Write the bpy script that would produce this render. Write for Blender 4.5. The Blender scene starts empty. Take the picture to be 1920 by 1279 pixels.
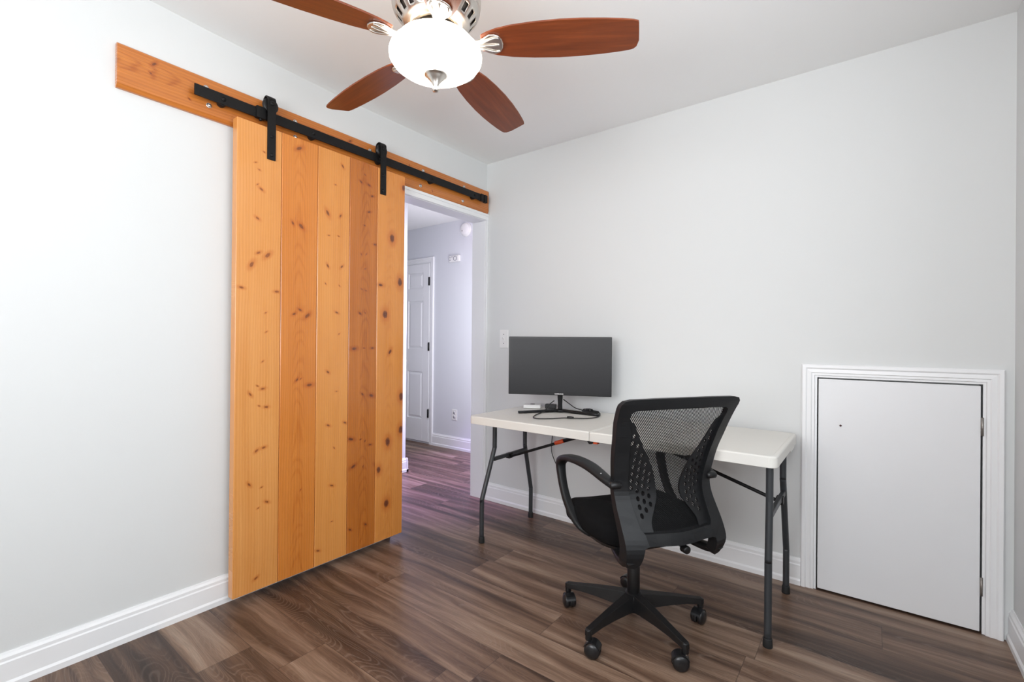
import bpy, bmesh, math, random
from mathutils import Vector, Matrix
random.seed(7)
SC = bpy.context.scene
COL = SC.collection
PI = math.pi

# ------------------------------------------------------------------ camera
def make_camera():
    yaw, pitch, roll = 2.21963, 0.00261, 0.00903
    f = Vector((math.cos(yaw) * math.cos(pitch), math.sin(yaw) * math.cos(pitch), math.sin(pitch)))
    r = Vector((math.sin(yaw), -math.cos(yaw), 0))
    u = r.cross(f)
    r2 = math.cos(roll) * r + math.sin(roll) * u
    u2 = -math.sin(roll) * r + math.cos(roll) * u
    cd = bpy.data.cameras.new('camera')
    cd.sensor_width = 36.0
    cd.lens = 883.66 / 1920 * 36.0
    cd.clip_start = 0.02
    c = bpy.data.objects.new('camera', cd)
    M = Matrix((r2, u2, -f)).transposed().to_4x4()
    M.translation = Vector((2.23473, -2.62818, 1.1408))
    c.matrix_world = M
    COL.objects.link(c)
    SC.camera = c
make_camera()

# ------------------------------------------------------------------ world, lights, exposure
w = bpy.data.worlds.new('sky'); SC.world = w; w.use_nodes = True
w.node_tree.nodes['Background'].inputs[0].default_value = (0.75, 0.87, 1.0, 1)
w.node_tree.nodes['Background'].inputs[1].default_value = 1.0
SC.view_settings.view_transform = 'Standard'
SC.view_settings.look = 'None'
SC.view_settings.exposure = 0.0
SC.view_settings.gamma = 1.0

def area(name, loc, target, sx, sy, power, col):
    l = bpy.data.lights.new(name, 'AREA'); l.shape = 'RECTANGLE'; l.size = sx; l.size_y = sy
    l.energy = power; l.color = col
    o = bpy.data.objects.new(name, l); COL.objects.link(o)
    o.location = loc
    o.rotation_euler = (Vector(target) - Vector(loc)).to_track_quat('-Z', 'Y').to_euler()
    return o
def point(name, loc, power, col, rad=0.03):
    l = bpy.data.lights.new(name, 'POINT'); l.energy = power; l.color = col; l.shadow_soft_size = rad
    o = bpy.data.objects.new(name, l); COL.objects.link(o); o.location = loc
    return o
YB = -3.95      # wall behind the camera
# daylight through two unseen windows (one in the right wall, one behind the camera)
area('daylight_side', (2.86, -1.95, 1.55), (0, -1.95, 1.85), 1.3, 1.3, 32, (0.92, 0.96, 1.0))
area('daylight_rear', (1.75, YB - 0.16, 1.55), (1.75, 0, 3.6), 1.5, 1.35, 74, (0.98, 0.98, 1.0))  # tilted upward to brighten the ceiling, unlike real daylight
# hall lighting: cool fill added out of view, violet spot added for floor tint
area('hall_fill', (-.32, .22, 1.35), (-1.9, 1.0, 1.1), 0.5, 1.5, 18, (0.95, 0.95, 1.0))
def spot(name, loc, target, power, col, ang, blend=.6, rad=.06):
    l = bpy.data.lights.new(name, 'SPOT'); l.energy = power; l.color = col; l.spot_size = math.radians(ang); l.spot_blend = blend; l.shadow_soft_size = rad
    o = bpy.data.objects.new(name, l); COL.objects.link(o); o.location = loc
    o.rotation_euler = (Vector(target) - Vector(loc)).to_track_quat('-Z', 'Y').to_euler()
spot('hall_violet_spot', (-.72, .0, 2.40), (-.62, .12, 0), 430, (0.50, 0.34, 1.0), 54, .8)
point('hall_pink_lamp', (-0.75, 0.55, 2.30), 0.9, (1.0, 0.45, 0.85), 0.05)

# ------------------------------------------------------------------ node helper
class NT:
    def __init__(s, name):
        s.m = bpy.data.materials.new(name); s.m.use_nodes = True
        s.t = s.m.node_tree; s.b = s.t.nodes['Principled BSDF']
        s.out = [n for n in s.t.nodes if n.type == 'OUTPUT_MATERIAL'][0]
    def n(s, typ, **kw):
        n = s.t.nodes.new(typ)
        for k, v in kw.items(): setattr(n, k, v)
        return n
    def put(s, sock, v):
        if isinstance(v, bpy.types.NodeSocket): s.t.links.new(v, sock)
        elif v is not None: sock.default_value = v
    def math(s, op, a, b=None, c=None, clamp=False):
        n = s.n('ShaderNodeMath', operation=op, use_clamp=clamp)
        s.put(n.inputs[0], a)
        if b is not None: s.put(n.inputs[1], b)
        if c is not None: s.put(n.inputs[2], c)
        return n.outputs[0]
    def sep(s, v):
        n = s.n('ShaderNodeSeparateXYZ'); s.put(n.inputs[0], v); return n.outputs
    def comb(s, x, y, z):
        n = s.n('ShaderNodeCombineXYZ')
        for i, v in enumerate((x, y, z)): s.put(n.inputs[i], v)
        return n.outputs[0]
    def vm(s, op, a, b=None, scale=None):
        n = s.n('ShaderNodeVectorMath', operation=op); s.put(n.inputs[0], a)
        if b is not None: s.put(n.inputs[1], b)
        if scale is not None: s.put(n.inputs['Scale'], scale)
        return n.outputs['Value'] if op in ('LENGTH', 'DISTANCE', 'DOT_PRODUCT') else n.outputs[0]
    def noise(s, v, scale, detail=2, rough=0.5, dist=0.0):
        n = s.n('ShaderNodeTexNoise'); s.put(n.inputs['Vector'], v)
        n.inputs['Scale'].default_value = scale; n.inputs['Detail'].default_value = detail
        n.inputs['Roughness'].default_value = rough; n.inputs['Distortion'].default_value = dist
        return n.outputs['Fac']
    def ramp(s, f, stops, interp='LINEAR'):
        n = s.n('ShaderNodeValToRGB'); n.color_ramp.interpolation = interp
        e = n.color_ramp.elements
        while len(e) < len(stops): e.new(0.5)
        for el, (p, c) in zip(e, stops):
            el.position = p; el.color = (*c, 1) if len(c) == 3 else c
        s.put(n.inputs[0], f); return n.outputs[0]
    def mix(s, f, a, b, blend='MIX'):
        n = s.n('ShaderNodeMix', data_type='RGBA', blend_type=blend)
        s.put(n.inputs[0], f); s.put(n.inputs[6], a if not isinstance(a, tuple) else (*a, 1)); s.put(n.inputs[7], b if not isinstance(b, tuple) else (*b, 1))
        return n.outputs[2]
    def mr(s, v, a, b, c=0.0, d=1.0, smooth=False):
        n = s.n('ShaderNodeMapRange', interpolation_type='SMOOTHSTEP' if smooth else 'LINEAR')
        for i, q in enumerate((v, a, b, c, d)): s.put(n.inputs[i], q)
        return n.outputs[0]
    def bump(s, h, strength=0.2, dist=0.001):
        n = s.n('ShaderNodeBump'); s.put(n.inputs['Height'], h)
        n.inputs['Strength'].default_value = strength; n.inputs['Distance'].default_value = dist
        s.t.links.new(n.outputs[0], s.b.inputs['Normal'])
    def obj(s): return s.n('ShaderNodeTexCoord').outputs['Object']
    def base(s, c): s.put(s.b.inputs['Base Color'], (*c, 1) if isinstance(c, tuple) and len(c) == 3 else c)
    def rough(s, v): s.put(s.b.inputs['Roughness'], v)

def plain(name, col, rough=0.5, metal=0.0, spec=0.5, bump=None, var=0.04, vscale=8):
    k = NT(name)
    co = k.obj()
    nz = k.noise(co, vscale, 3)
    a = tuple(c * (1 - var) for c in col); b = tuple(min(1, c * (1 + var)) for c in col)
    k.base(k.mix(nz, a, b)); k.rough(rough)
    k.b.inputs['Metallic'].default_value = metal
    k.b.inputs['Specular IOR Level'].default_value = spec
    if bump:
        k.bump(k.noise(co, bump[0], 3), bump[1], bump[2])
    return k.m

M = {}
M['wall'] = plain('wall_paint', (0.70, 0.715, 0.712), 0.85, bump=(160, 0.12, 0.001), var=0.012, vscale=1.5, spec=0.25)
M['hallwall'] = plain('hall_wall_paint', (0.70, 0.72, 0.76), 0.85, bump=(160, 0.12, 0.001), var=0.012, vscale=1.5, spec=0.25)
M['ceiling'] = plain('ceiling_paint', (0.89, 0.90, 0.89), 0.9, bump=(90, 0.15, 0.0015), var=0.015, vscale=2, spec=0.2)
M['trim'] = plain('white_trim_paint', (0.86, 0.87, 0.88), 0.38, bump=(40, 0.05, 0.001), var=0.012)
M['door'] = plain('white_door_paint', (0.80, 0.81, 0.825), 0.45, bump=(60, 0.08, 0.001), var=0.012)
M['dark'] = plain('dark_gap', (0.02, 0.02, 0.02), 0.9)
M['plastic_white'] = plain('white_plastic', (0.83, 0.83, 0.82), 0.35, var=0.01)
M['blackmetal'] = plain('black_powder_coat', (0.006, 0.006, 0.0065), 0.5, spec=0.28, bump=(400, 0.25, 0.0006), var=0.2)
M['nickel'] = plain('brushed_nickel', (0.66, 0.62, 0.57), 0.30, metal=1.0, bump=(200, 0.05, 0.0005), var=0.05)
M['chrome'] = plain('zinc_bolt', (0.75, 0.75, 0.75), 0.25, metal=1.0)
M['hinge'] = plain('old_hinge_metal', (0.30, 0.28, 0.26), 0.45, metal=0.8, var=0.3, vscale=60)
M['greytube'] = plain('grey_powder_tube', (0.034, 0.038, 0.042), 0.42, spec=0.5, bump=(500, 0.2, 0.0005), var=0.1)
M['blackplastic'] = plain('black_plastic', (0.007, 0.007, 0.0075), 0.40, spec=0.5, bump=(700, 0.15, 0.0004), var=0.1)
M['frameplastic'] = plain('charcoal_frame_plastic', (0.010, 0.0105, 0.0115), 0.45, spec=0.28, bump=(600, 0.2, 0.0005), var=0.12, vscale=20)
M['rubber'] = plain('black_rubber', (0.010, 0.010, 0.010), 0.7)
M['casterp'] = plain('black_caster_nylon', (0.010, 0.010, 0.011), 0.28, spec=0.5)
M['orange'] = plain('orange_red_plastic', (0.72, 0.09, 0.02), 0.5)
M['screen'] = plain('monitor_screen', (0.009, 0.009, 0.011), 0.36, spec=0.30, var=0.02)
M['bezel'] = plain('monitor_bezel', (0.005, 0.005, 0.006), 0.32, spec=0.32)
M['cable'] = plain('black_cable', (0.008, 0.008, 0.008), 0.45)
M['logo'] = plain('silver_lettering', (0.72, 0.72, 0.72), 0.4)
M['tabletop'] = plain('off_white_hdpe', (0.74, 0.725, 0.68), 0.5, bump=(260, 0.3, 0.0008), var=0.015, vscale=5)
M['fabric'] = plain('black_seat_fabric', (0.0045, 0.0045, 0.005), 0.95, spec=0.15, bump=(900, 0.5, 0.0008), var=0.3, vscale=60)

def glass_bowl():
    k = NT('lit_frosted_glass')
    k.base((0.95, 0.93, 0.88)); k.rough(0.3)
    k.put(k.b.inputs['Emission Color'], (1.0, 0.88, 0.76, 1)); k.put(k.b.inputs['Emission Strength'], 8.0)
    return k.m
M['bowl'] = glass_bowl()

def window_glass():
    k = NT('window_glass')
    tr = k.n('ShaderNodeBsdfTransparent'); gl = k.n('ShaderNodeBsdfGlossy'); gl.inputs['Roughness'].default_value = 0.02
    mx = k.n('ShaderNodeMixShader'); mx.inputs[0].default_value = 0.06
    k.t.links.new(tr.outputs[0], mx.inputs[1]); k.t.links.new(gl.outputs[0], mx.inputs[2]); k.t.links.new(mx.outputs[0], k.out.inputs[0])
    return k.m
M['glass'] = window_glass()

def mesh_fabric():
    k = NT('black_mesh_fabric')
    s = k.sep(k.obj())
    k.base((0.006, 0.006, 0.0065)); k.rough(0.8); k.b.inputs['Specular IOR Level'].default_value = 0.15
    P_ = 0.0066
    a = k.math('FRACT', k.math('DIVIDE', k.math('ADD', s[0], k.math('MULTIPLY', s[2], 0.78)), P_))
    b = k.math('FRACT', k.math('DIVIDE', k.math('SUBTRACT', s[0], k.math('MULTIPLY', s[2], 1.15)), P_ * 0.7))
    ha = k.mr(k.math('ABSOLUTE', k.math('SUBTRACT', a, 0.5)), 0.17, 0.22)      # 1 on the thread
    hb = k.mr(k.math('ABSOLUTE', k.math('SUBTRACT', b, 0.5)), 0.34, 0.40)
    al = k.math('MAXIMUM', ha, hb)
    k.put(k.b.inputs['Alpha'], al)
    return k.m
M['mesh'] = mesh_fabric()

# ---- pine boards: grain runs along axis `ga` ('z' or 'y'), across along y or z
def pine(name, light, dark, knots, grain_axis='z', yc=0.0, cathedral=0.0, seed=0.0, stain=0.5, knotcol=(0.10, 0.025, 0.008)):
    k = NT(name)
    s = k.sep(k.obj())
    if grain_axis == 'z': a, g = s[1], s[2]      # a: across the board, g: along the grain
    else: a, g = s[2], s[1]
    p2 = k.comb(a, g, 0.0)
    dmin = None; warp = None
    for (ky, kz, ks) in knots:
        rr = (0, .0034, .0062, .0100, .0145, .0185)[ks]
        th = (kz * 977.0 % 1 - .5) * 2.2 if ks < 4 else 1.57
        asp = 1.45 if ks < 4 else 1.2
        v = k.vm('SUBTRACT', p2, (ky, kz, 0))
        d1_ = k.vm('DOT_PRODUCT', v, (math.cos(th) / (rr * asp), math.sin(th) / (rr * asp), 0))
        d2_ = k.vm('DOT_PRODUCT', v, (-math.sin(th) * asp / rr, math.cos(th) * asp / rr, 0))
        d = k.vm('LENGTH', k.comb(d1_, d2_, 0.0))
        dmin = d if dmin is None else k.math('MINIMUM', dmin, d)
    if dmin is None: dmin = 99.0
    wob = k.noise(p2, 40 + seed, 2)
    dk = k.math('ADD', dmin, k.math('MULTIPLY', k.math('SUBTRACT', wob, 0.5), 0.7)) if not isinstance(dmin, float) else 99.0
    # grain lines, bending around knots
    lowv = k.comb(k.math('MULTIPLY', a, 5.0), k.math('MULTIPLY', g, 0.9), seed)
    low = k.noise(lowv, 1.0, 2)
    bend = k.math('EXPONENT', k.math('MULTIPLY', dmin, -0.9)) if not isinstance(dmin, float) else 0.0
    aw = k.math('ADD', k.math('ADD', a, k.math('MULTIPLY', low, 0.045)), k.math('MULTIPLY', bend, 0.006))
    fine = k.noise(k.comb(k.math('MULTIPLY', aw, 420.0), k.math('MULTIPLY', g, 2.2), seed), 1.0, 3, 0.6)
    ring = k.math('SINE', k.math('MULTIPLY', aw, 520.0))
    broad = k.noise(k.comb(k.math('MULTIPLY', aw, 26.0), k.math('MULTIPLY', g, 0.7), seed + 3), 1.0, 3)
    blot = k.noise(k.comb(k.math('MULTIPLY', a, 7.0), k.math('MULTIPLY', g, 2.6), seed + 9), 1.0, 3)
    if cathedral:
        da = k.math('SUBTRACT', a, yc)
        q = k.math('MULTIPLY', k.math('MULTIPLY', da, da), 900.0)
        lz = k.noise(k.comb(k.math('MULTIPLY', a, 9), k.math('MULTIPLY', g, 3.0), seed + 5), 1.0, 2)
        ph = k.math('ADD', k.math('ADD', k.math('MULTIPLY', g, 11.0), q), k.math('MULTIPLY', lz, 5.0))
        cat = k.math('POWER', k.math('ABSOLUTE', k.math('SINE', k.math('MULTIPLY', ph, 3.2))), 6.0)
        near = k.mr(k.math('ABSOLUTE', da), 0.018, 0.04, 1.0, 0.0, True)
        cat = k.math('MULTIPLY', k.math('MULTIPLY', cat, near), cathedral)
    f = k.math('ADD', k.math('MULTIPLY', fine, 0.30), k.math('MULTIPLY', k.mr(ring, -1, 1), 0.16))
    f = k.math('ADD', f, k.math('MULTIPLY', broad, 0.42))
    f = k.math('ADD', f, k.math('MULTIPLY', blot, 0.30))
    if cathedral: f = k.math('ADD', f, k.math('MULTIPLY', cat, 0.35))
    f = k.mr(f, 0.36, 0.92)
    col = k.mix(f, light, dark)
    if not isinstance(dmin, float):
        halo = k.mr(dk, 0.9, 3.2, 0.60, 0.0, True)
        col = k.mix(halo, col, (dark[0] * 0.85, dark[1] * 0.62, dark[2] * 0.5))
        rings = k.math('SINE', k.math('MULTIPLY', dk, 12.0))
        kc = k.mix(k.mr(rings, -1, 1), knotcol, (knotcol[0] * 2.0, knotcol[1] * 2.2, knotcol[2] * 2.4))
        inn = k.mr(dk, 0.60, 1.25, 0.95, 0.0, True)
        col = k.mix(inn, col, kc)
    k.base(col)
    k.rough(k.mr(fine, 0.3, 0.7, 0.24, 0.34))
    k.b.inputs['Specular IOR Level'].default_value = 0.6
    k.b.inputs['Coat Weight'].default_value = 0.3; k.b.inputs['Coat Roughness'].default_value = 0.22
    k.bump(k.math('ADD', k.math('MULTIPLY', fine, 0.6), k.math('MULTIPLY', broad, 0.4)), 0.12, 0.0008)
    return k.m

def fan_wood():
    k = NT('cherry_blade_wood')
    s = k.sep(k.obj())
    wv = k.comb(k.math('MULTIPLY', s[0], 3.0), k.math('MULTIPLY', s[1], 45.0), 0.0)
    n1 = k.noise(wv, 1.0, 4, 0.6)
    n2 = k.noise(k.comb(k.math('MULTIPLY', s[0], 8), k.math('MULTIPLY', s[1], 320), 2.0), 1.0, 2)
    f = k.math('ADD', k.math('MULTIPLY', n1, 0.7), k.math('MULTIPLY', n2, 0.3))
    k.base(k.ramp(f, [(0.3, (0.12, 0.024, 0.006)), (0.55, (0.20, 0.043, 0.010)), (0.75, (0.30, 0.070, 0.016))]))
    k.rough(0.33); k.bump(n2, 0.08, 0.0005)
    return k.m
M['blade'] = fan_wood()

def floor_mat():
    k = NT('vinyl_plank_floor')
    uv = k.n('ShaderNodeUVMap'); uv.uv_map = 'plank'
    at = k.n('ShaderNodeAttribute'); at.attribute_name = 'pid'
    u = k.sep(uv.outputs[0]); r = k.sep(at.outputs['Color'])
    # u[0] metres along the plank, u[1] metres across
    gx = k.math('ADD', u[0], k.math('MULTIPLY', r[0], 37.0)); gy = k.math('ADD', u[1], k.math('MULTIPLY', r[1], 23.0))
    warp = k.noise(k.comb(k.math('MULTIPLY', gx, 1.6), k.math('MULTIPLY', gy, 7.0), 0), 1.0, 2)
    gyw = k.math('ADD', gy, k.math('MULTIPLY', warp, 0.09))
    tone = k.noise(k.comb(k.math('MULTIPLY', gx, 0.9), k.math('MULTIPLY', gyw, 17.0), 1.0), 1.0, 4, 0.55)
    fibre = k.noise(k.comb(k.math('MULTIPLY', gx, 9.0), k.math('MULTIPLY', gyw, 330.0), 2.0), 1.0, 3, 0.65)
    fleck = k.noise(k.comb(k.math('MULTIPLY', gx, 60.0), k.math('MULTIPLY', gy, 420.0), 4.0), 1.0, 2, 0.7)
    # cathedral rings: closed loops of a very stretched noise
    lob = k.noise(k.comb(k.math('MULTIPLY', gx, 1.9), k.math('MULTIPLY', gyw, 10.0), 3.0), 1.0, 1)
    rg = k.math('FRACT', k.math('MULTIPLY', k.math('ADD', lob, k.math('MULTIPLY', fibre, 0.010)), 30.0))
    rline = k.mr(k.math('ABSOLUTE', k.math('SUBTRACT', rg, 0.5)), 0.30, 0.5)
    rmask = k.mr(k.noise(k.comb(k.math('MULTIPLY', gx, 1.1), k.math('MULTIPLY', gy, 9.0), 7.0), 1.0, 2), 0.42, 0.62)
    t = k.math('ADD', k.math('MULTIPLY', tone, 1.15), k.math('MULTIPLY', r[2], 0.26))
    t = k.mr(t, 0.42, 0.98)
    c = k.ramp(t, [(0.0, (0.030, 0.017, 0.012)), (0.30, (0.070, 0.039, 0.026)), (0.58, (0.150, 0.089, 0.059)), (0.85, (0.255, 0.168, 0.117)), (1.0, (0.31, 0.22, 0.16))])
    gr = k.mix(k.mr(fibre, 0.35, 0.65), (0.78, 0.77, 0.76), (1.18, 1.18, 1.18))
    c = k.mix(1.0, c, gr, 'MULTIPLY')
    c = k.mix(k.math('MULTIPLY', k.math('MULTIPLY', rline, rmask), 0.30), c, (0.30, 0.225, 0.18))
    c = k.mix(k.mr(fleck, 0.62, 0.80, 0, 0.35), c, (0.30, 0.23, 0.19))
    # seams
    ex = k.math('MINIMUM', u[0], k.math('SUBTRACT', 1.224, u[0])); ey = k.math('MINIMUM', u[1], k.math('SUBTRACT', 0.18, u[1]))
    sm = k.mr(k.math('MINIMUM', ex, ey), 0.0004, 0.0016, 1.0, 0.0)
    c = k.mix(k.math('MULTIPLY', sm, 0.65), c, (0.03, 0.02, 0.016))
    k.base(c)
    k.rough(k.mr(fibre, 0.3, 0.7, 0.30, 0.42))
    k.b.inputs['Specular IOR Level'].default_value = 0.36
    k.bump(k.math('SUBTRACT', k.math('MULTIPLY', fibre, 0.5), sm), 0.18, 0.0008)
    return k.m
M['floor'] = floor_mat()

# ------------------------------------------------------------------ mesh helpers
def bx(bm, x0, x1, y0, y1, z0, z1, mi=0):
    vs = [bm.verts.new((x, y, z)) for x in (x0, x1) for y in (y0, y1) for z in (z0, z1)]
    fs = []
    for q in ((0, 1, 3, 2), (4, 6, 7, 5), (0, 4, 5, 1), (2, 3, 7, 6), (0, 2, 6, 4), (1, 5, 7, 3)):
        f = bm.faces.new([vs[i] for i in q]); f.material_index = mi; fs.append(f)
    return vs
def box(*a, **k):
    bm = bmesh.new(); bx(bm, *a, **k); return bm
def lathe(bm, prof, c=(0, 0, 0), n=48, axis='z', close=False):
    rings = []
    for (r, h) in prof:
        ring = []
        if r < 1e-6:
            p = (0, 0, h)
            ring = [bm.verts.new(ax(p, c, axis))]
        else:
            for i in range(n):
                a = 2 * PI * i / n
                ring.append(bm.verts.new(ax((r * math.cos(a), r * math.sin(a), h), c, axis)))
        rings.append(ring)
    for A, B in zip(rings, rings[1:]):
        if len(A) == 1 and len(B) == 1: continue
        for i in range(n):
            j = (i + 1) % n
            if len(A) == 1: f = bm.faces.new((A[0], B[i], B[j]))
            elif len(B) == 1: f = bm.faces.new((A[i], A[j], B[0]))
            else: f = bm.faces.new((A[i], A[j], B[j], B[i]))
            f.smooth = True
    if close:
        for R_ in (rings[0], rings[-1]):
            if len(R_) > 2: bm.faces.new(R_)
    return rings
def ax(p, c, axis):
    x, y, z = p
    if axis == 'x': x, y, z = z, x, y
    elif axis == 'y': x, y, z = x, z, y
    return (x + c[0], y + c[1], z + c[2])
def cyl(bm, c, r, h0, h1, axis='z', n=24, bev=0.0):
    if bev: lathe(bm, [(0, h0), (r - bev, h0), (r, h0 + bev), (r, h1 - bev), (r - bev, h1), (0, h1)], c, n, axis)
    else: lathe(bm, [(0, h0), (r, h0), (r, h1), (0, h1)], c, n, axis)
def smooth_path(pts, sub=6):
    P_ = [Vector(p) for p in pts]; out = []
    for i in range(len(P_) - 1):
        p0 = P_[max(0, i - 1)]; p1 = P_[i]; p2 = P_[i + 1]; p3 = P_[min(len(P_) - 1, i + 2)]
        for k_ in range(sub):
            t = k_ / sub
            out.append(0.5 * ((2 * p1) + (-p0 + p2) * t + (2 * p0 - 5 * p1 + 4 * p2 - p3) * t * t + (-p0 + 3 * p1 - 3 * p2 + p3) * t ** 3))
    out.append(P_[-1]); return out
def tube(bm, pts, r, n=10, sub=0, cap=True):
    pts = smooth_path(pts, sub) if sub else [Vector(p) for p in pts]
    rs = r if isinstance(r, (list, tuple)) else [r] * len(pts)
    up = None; rings = []
    for i, p in enumerate(pts):
        t = (pts[min(i + 1, len(pts) - 1)] - pts[max(i - 1, 0)])
        if t.length < 1e-9: t = Vector((0, 0, 1))
        t.normalize()
        if up is None:
            up = Vector((0, 0, 1)) if abs(t.z) < 0.9 else Vector((1, 0, 0))
        up = (up - t * up.dot(t))
        if up.length < 1e-6: up = Vector((1, 0, 0)) - t * t.x
        up.normalize(); s = t.cross(up)
        rings.append([bm.verts.new(p + (up * math.cos(2 * PI * j / n) + s * math.sin(2 * PI * j / n)) * rs[i]) for j in range(n)])
    for A, B in zip(rings, rings[1:]):
        for j in range(n):
            f = bm.faces.new((A[j], A[(j + 1) % n], B[(j + 1) % n], B[j])); f.smooth = True
    if cap:
        bm.faces.new(rings[0]); bm.faces.new(rings[-1])
def sweep(bm, pts, wv, W_, T_, n=12, e=3.5, sub=0):
    """superellipse section swept along pts; width along vector wv, thickness across. W_,T_ : half sizes (lists)."""
    pts = [Vector(p) for p in pts]
    if sub:
        m = len(pts); pp = smooth_path(pts, sub)
        def rs(L):
            return [L[min(i // sub, m - 1)] + ((L[min(i // sub + 1, m - 1)] - L[min(i // sub, m - 1)]) * (i % sub) / sub) for i in range(len(pp))]
        W_, T_ = rs(W_), rs(T_); pts = pp
    wv = Vector(wv).normalized(); rings = []
    for i, p in enumerate(pts):
        t = (pts[min(i + 1, len(pts) - 1)] - pts[max(i - 1, 0)]).normalized()
        w_ = (wv - t * wv.dot(t)).normalized(); h = t.cross(w_)
        ring = []
        for j in range(n * 2):
            a = PI * j / n
            ca, sa = math.cos(a), math.sin(a)
            x = abs(ca) ** (2 / e) * (1 if ca >= 0 else -1); y = abs(sa) ** (2 / e) * (1 if sa >= 0 else -1)
            ring.append(bm.verts.new(p + w_ * x * W_[i] + h * y * T_[i]))
        rings.append(ring)
    N_ = n * 2
    for A, B in zip(rings, rings[1:]):
        for j in range(N_):
            f = bm.faces.new((A[j], A[(j + 1) % N_], B[(j + 1) % N_], B[j])); f.smooth = True
    bm.faces.new(rings[0]); bm.faces.new(rings[-1])
def prism(bm, poly, axis, a0, a1, mi=0):
    """extrude 2D polygon along axis. poly coords are the two other axes in xyz order."""
    def mk(p, a):
        if axis == 'x': return (a, p[0], p[1])
        if axis == 'y': return (p[0], a, p[1])
        return (p[0], p[1], a)
    A = [bm.verts.new(mk(p, a0)) for p in poly]; B = [bm.verts.new(mk(p, a1)) for p in poly]
    n = len(poly)
    for i in range(n):
        bm.faces.new((A[i], A[(i + 1) % n], B[(i + 1) % n], B[i])).material_index = mi
    bm.faces.new(A).material_index = mi; bm.faces.new(B).material_index = mi

def obj(name, bm, mats, parent=None, local=False, bevel=None, seg=2, smooth=None, subsurf=0, angle=35):
    if parent is not None and not local:
        bmesh.ops.translate(bm, verts=bm.verts, vec=-Vector(wloc(parent)))
    bmesh.ops.recalc_face_normals(bm, faces=bm.faces)
    me = bpy.data.meshes.new(name); bm.to_mesh(me); bm.free()
    for m_ in (mats if isinstance(mats, (list, tuple)) else [mats]):
        me.materials.append(M[m_] if isinstance(m_, str) else m_)
    o = bpy.data.objects.new(name, me); COL.objects.link(o)
    if parent is not None: o.parent = parent
    if bevel:
        b = o.modifiers.new('bevel', 'BEVEL'); b.width = bevel; b.segments = seg; b.limit_method = 'ANGLE'; b.angle_limit = math.radians(angle)
        b.harden_normals = False
    if subsurf:
        s = o.modifiers.new('sub', 'SUBSURF'); s.levels = subsurf; s.render_levels = subsurf
    if smooth:
        me.shade_auto_smooth = True if hasattr(me, 'shade_auto_smooth') and not callable(me.shade_auto_smooth) else None
    return o
def wloc(o):
    v = Vector((0, 0, 0))
    while o is not None: v += Vector(o.location); o = o.parent
    return v
def thing(name, label, cat, loc=(0, 0, 0), rz=0.0, group=None):
    o = bpy.data.objects.new(name, None); COL.objects.link(o); o.location = loc; o.rotation_euler = (0, 0, rz)
    o.empty_display_size = 0.1
    o['label'] = label; o['category'] = cat
    if group: o['group'] = group
    return o
def tag(o, label, cat, group=None):
    o['label'] = label; o['category'] = cat
    if group: o['group'] = group
    return o
def struct(name, bm, m, bevel=None, parent=None):
    o = obj(name, bm, m, parent, bevel=bevel)
    if parent is None: o['kind'] = 'structure'
    return o

# ------------------------------------------------------------------ room shell
H = 2.44; HW = 2.49; W = 2.684; WT = 0.115
OY0, OY1, OH = -0.86, -0.022, 2.022       # doorway in the left wall
# floor
def build_floor():
    bm = bmesh.new(); uvl = bm.loops.layers.uv.new('plank'); cl = bm.loops.layers.float_color.new('pid')
    X0, X1 = -3.3, W; L, Wd = 1.224, 0.18
    rows = {(-1): .418, 0: 1.215, 1: .657, -5: .41, 4: 2.28, 3: 0.30, 5: .63}
    j0 = int(math.floor((YB + 1.09) / Wd)); j1 = int(math.ceil((1.0 + 1.09) / Wd))
    rnd = random.Random(11)
    for j in range(j0, j1):
        y0 = -1.09 + j * Wd; y1 = y0 + Wd
        off = rows.get(j, rnd.uniform(0, L))
        i = int(math.floor((X0 - off) / L))
        while off + i * L < X1:
            x0 = off + i * L; x1 = x0 + L; a, b = max(x0, X0), min(x1, X1); c, d = max(y0, YB), min(y1, 1.0)
            if y0 >= 0: b = min(b, 0.0)
            if a < b - 1e-4 and c < d - 1e-4:
                vs = [bm.verts.new((x, y, 0)) for x, y in ((a, c), (b, c), (b, d), (a, d))]
                f = bm.faces.new(vs); pid = (rnd.random(), rnd.random(), rnd.random(), 1)
                for lp in f.loops:
                    lp[uvl].uv = (lp.vert.co.x - x0, lp.vert.co.y - y0); lp[cl] = pid
            i += 1
    # a slab under the planks gives the floor its thickness
    for f in list(bm.faces): f.normal_update()
    n0 = len(bm.faces)
    o = bpy.data.meshes.new('floor')
    s = bx(bm, X0 - .1, W + .12, YB - .1, 1.1, -0.08, -0.002)
    bmesh.ops.recalc_face_normals(bm, faces=[f for f in bm.faces if len(f.verts[0].link_faces) > 1])
    for f in bm.faces:
        if abs(f.calc_center_median().z) < 1e-6 and f.normal.z < 0: f.normal_flip()
    bm.to_mesh(o); bm.free(); o.materials.append(M['floor'])
    ob = bpy.data.objects.new('floor', o); COL.objects.link(ob); ob['kind'] = 'structure'
build_floor()

# left wall with the doorway
bm = bmesh.new()
bx(bm, -WT, 0, YB, OY0 - .018, 0, 2.5); bx(bm, -WT, 0, OY0 - .018, OY1 + .018, OH + .018, 2.5); bx(bm, -WT, 0, OY1 + .018, 1.0, 0, 2.5)
struct('wall_left', bm, 'wall')
# back wall with the low access hatch recess
HX0, HX1, HZ1 = 2.040, 2.597, 0.990
bm = bmesh.new()
bx(bm, 0, HX0, 0, .12, 0, HW); bx(bm, HX1, W, 0, .12, 0, HW); bx(bm, HX0, HX1, 0, .12, HZ1, HW); bx(bm, HX0, HX1, .09, .12, 0, HZ1)
struct('wall_back', bm, 'wall')
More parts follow.
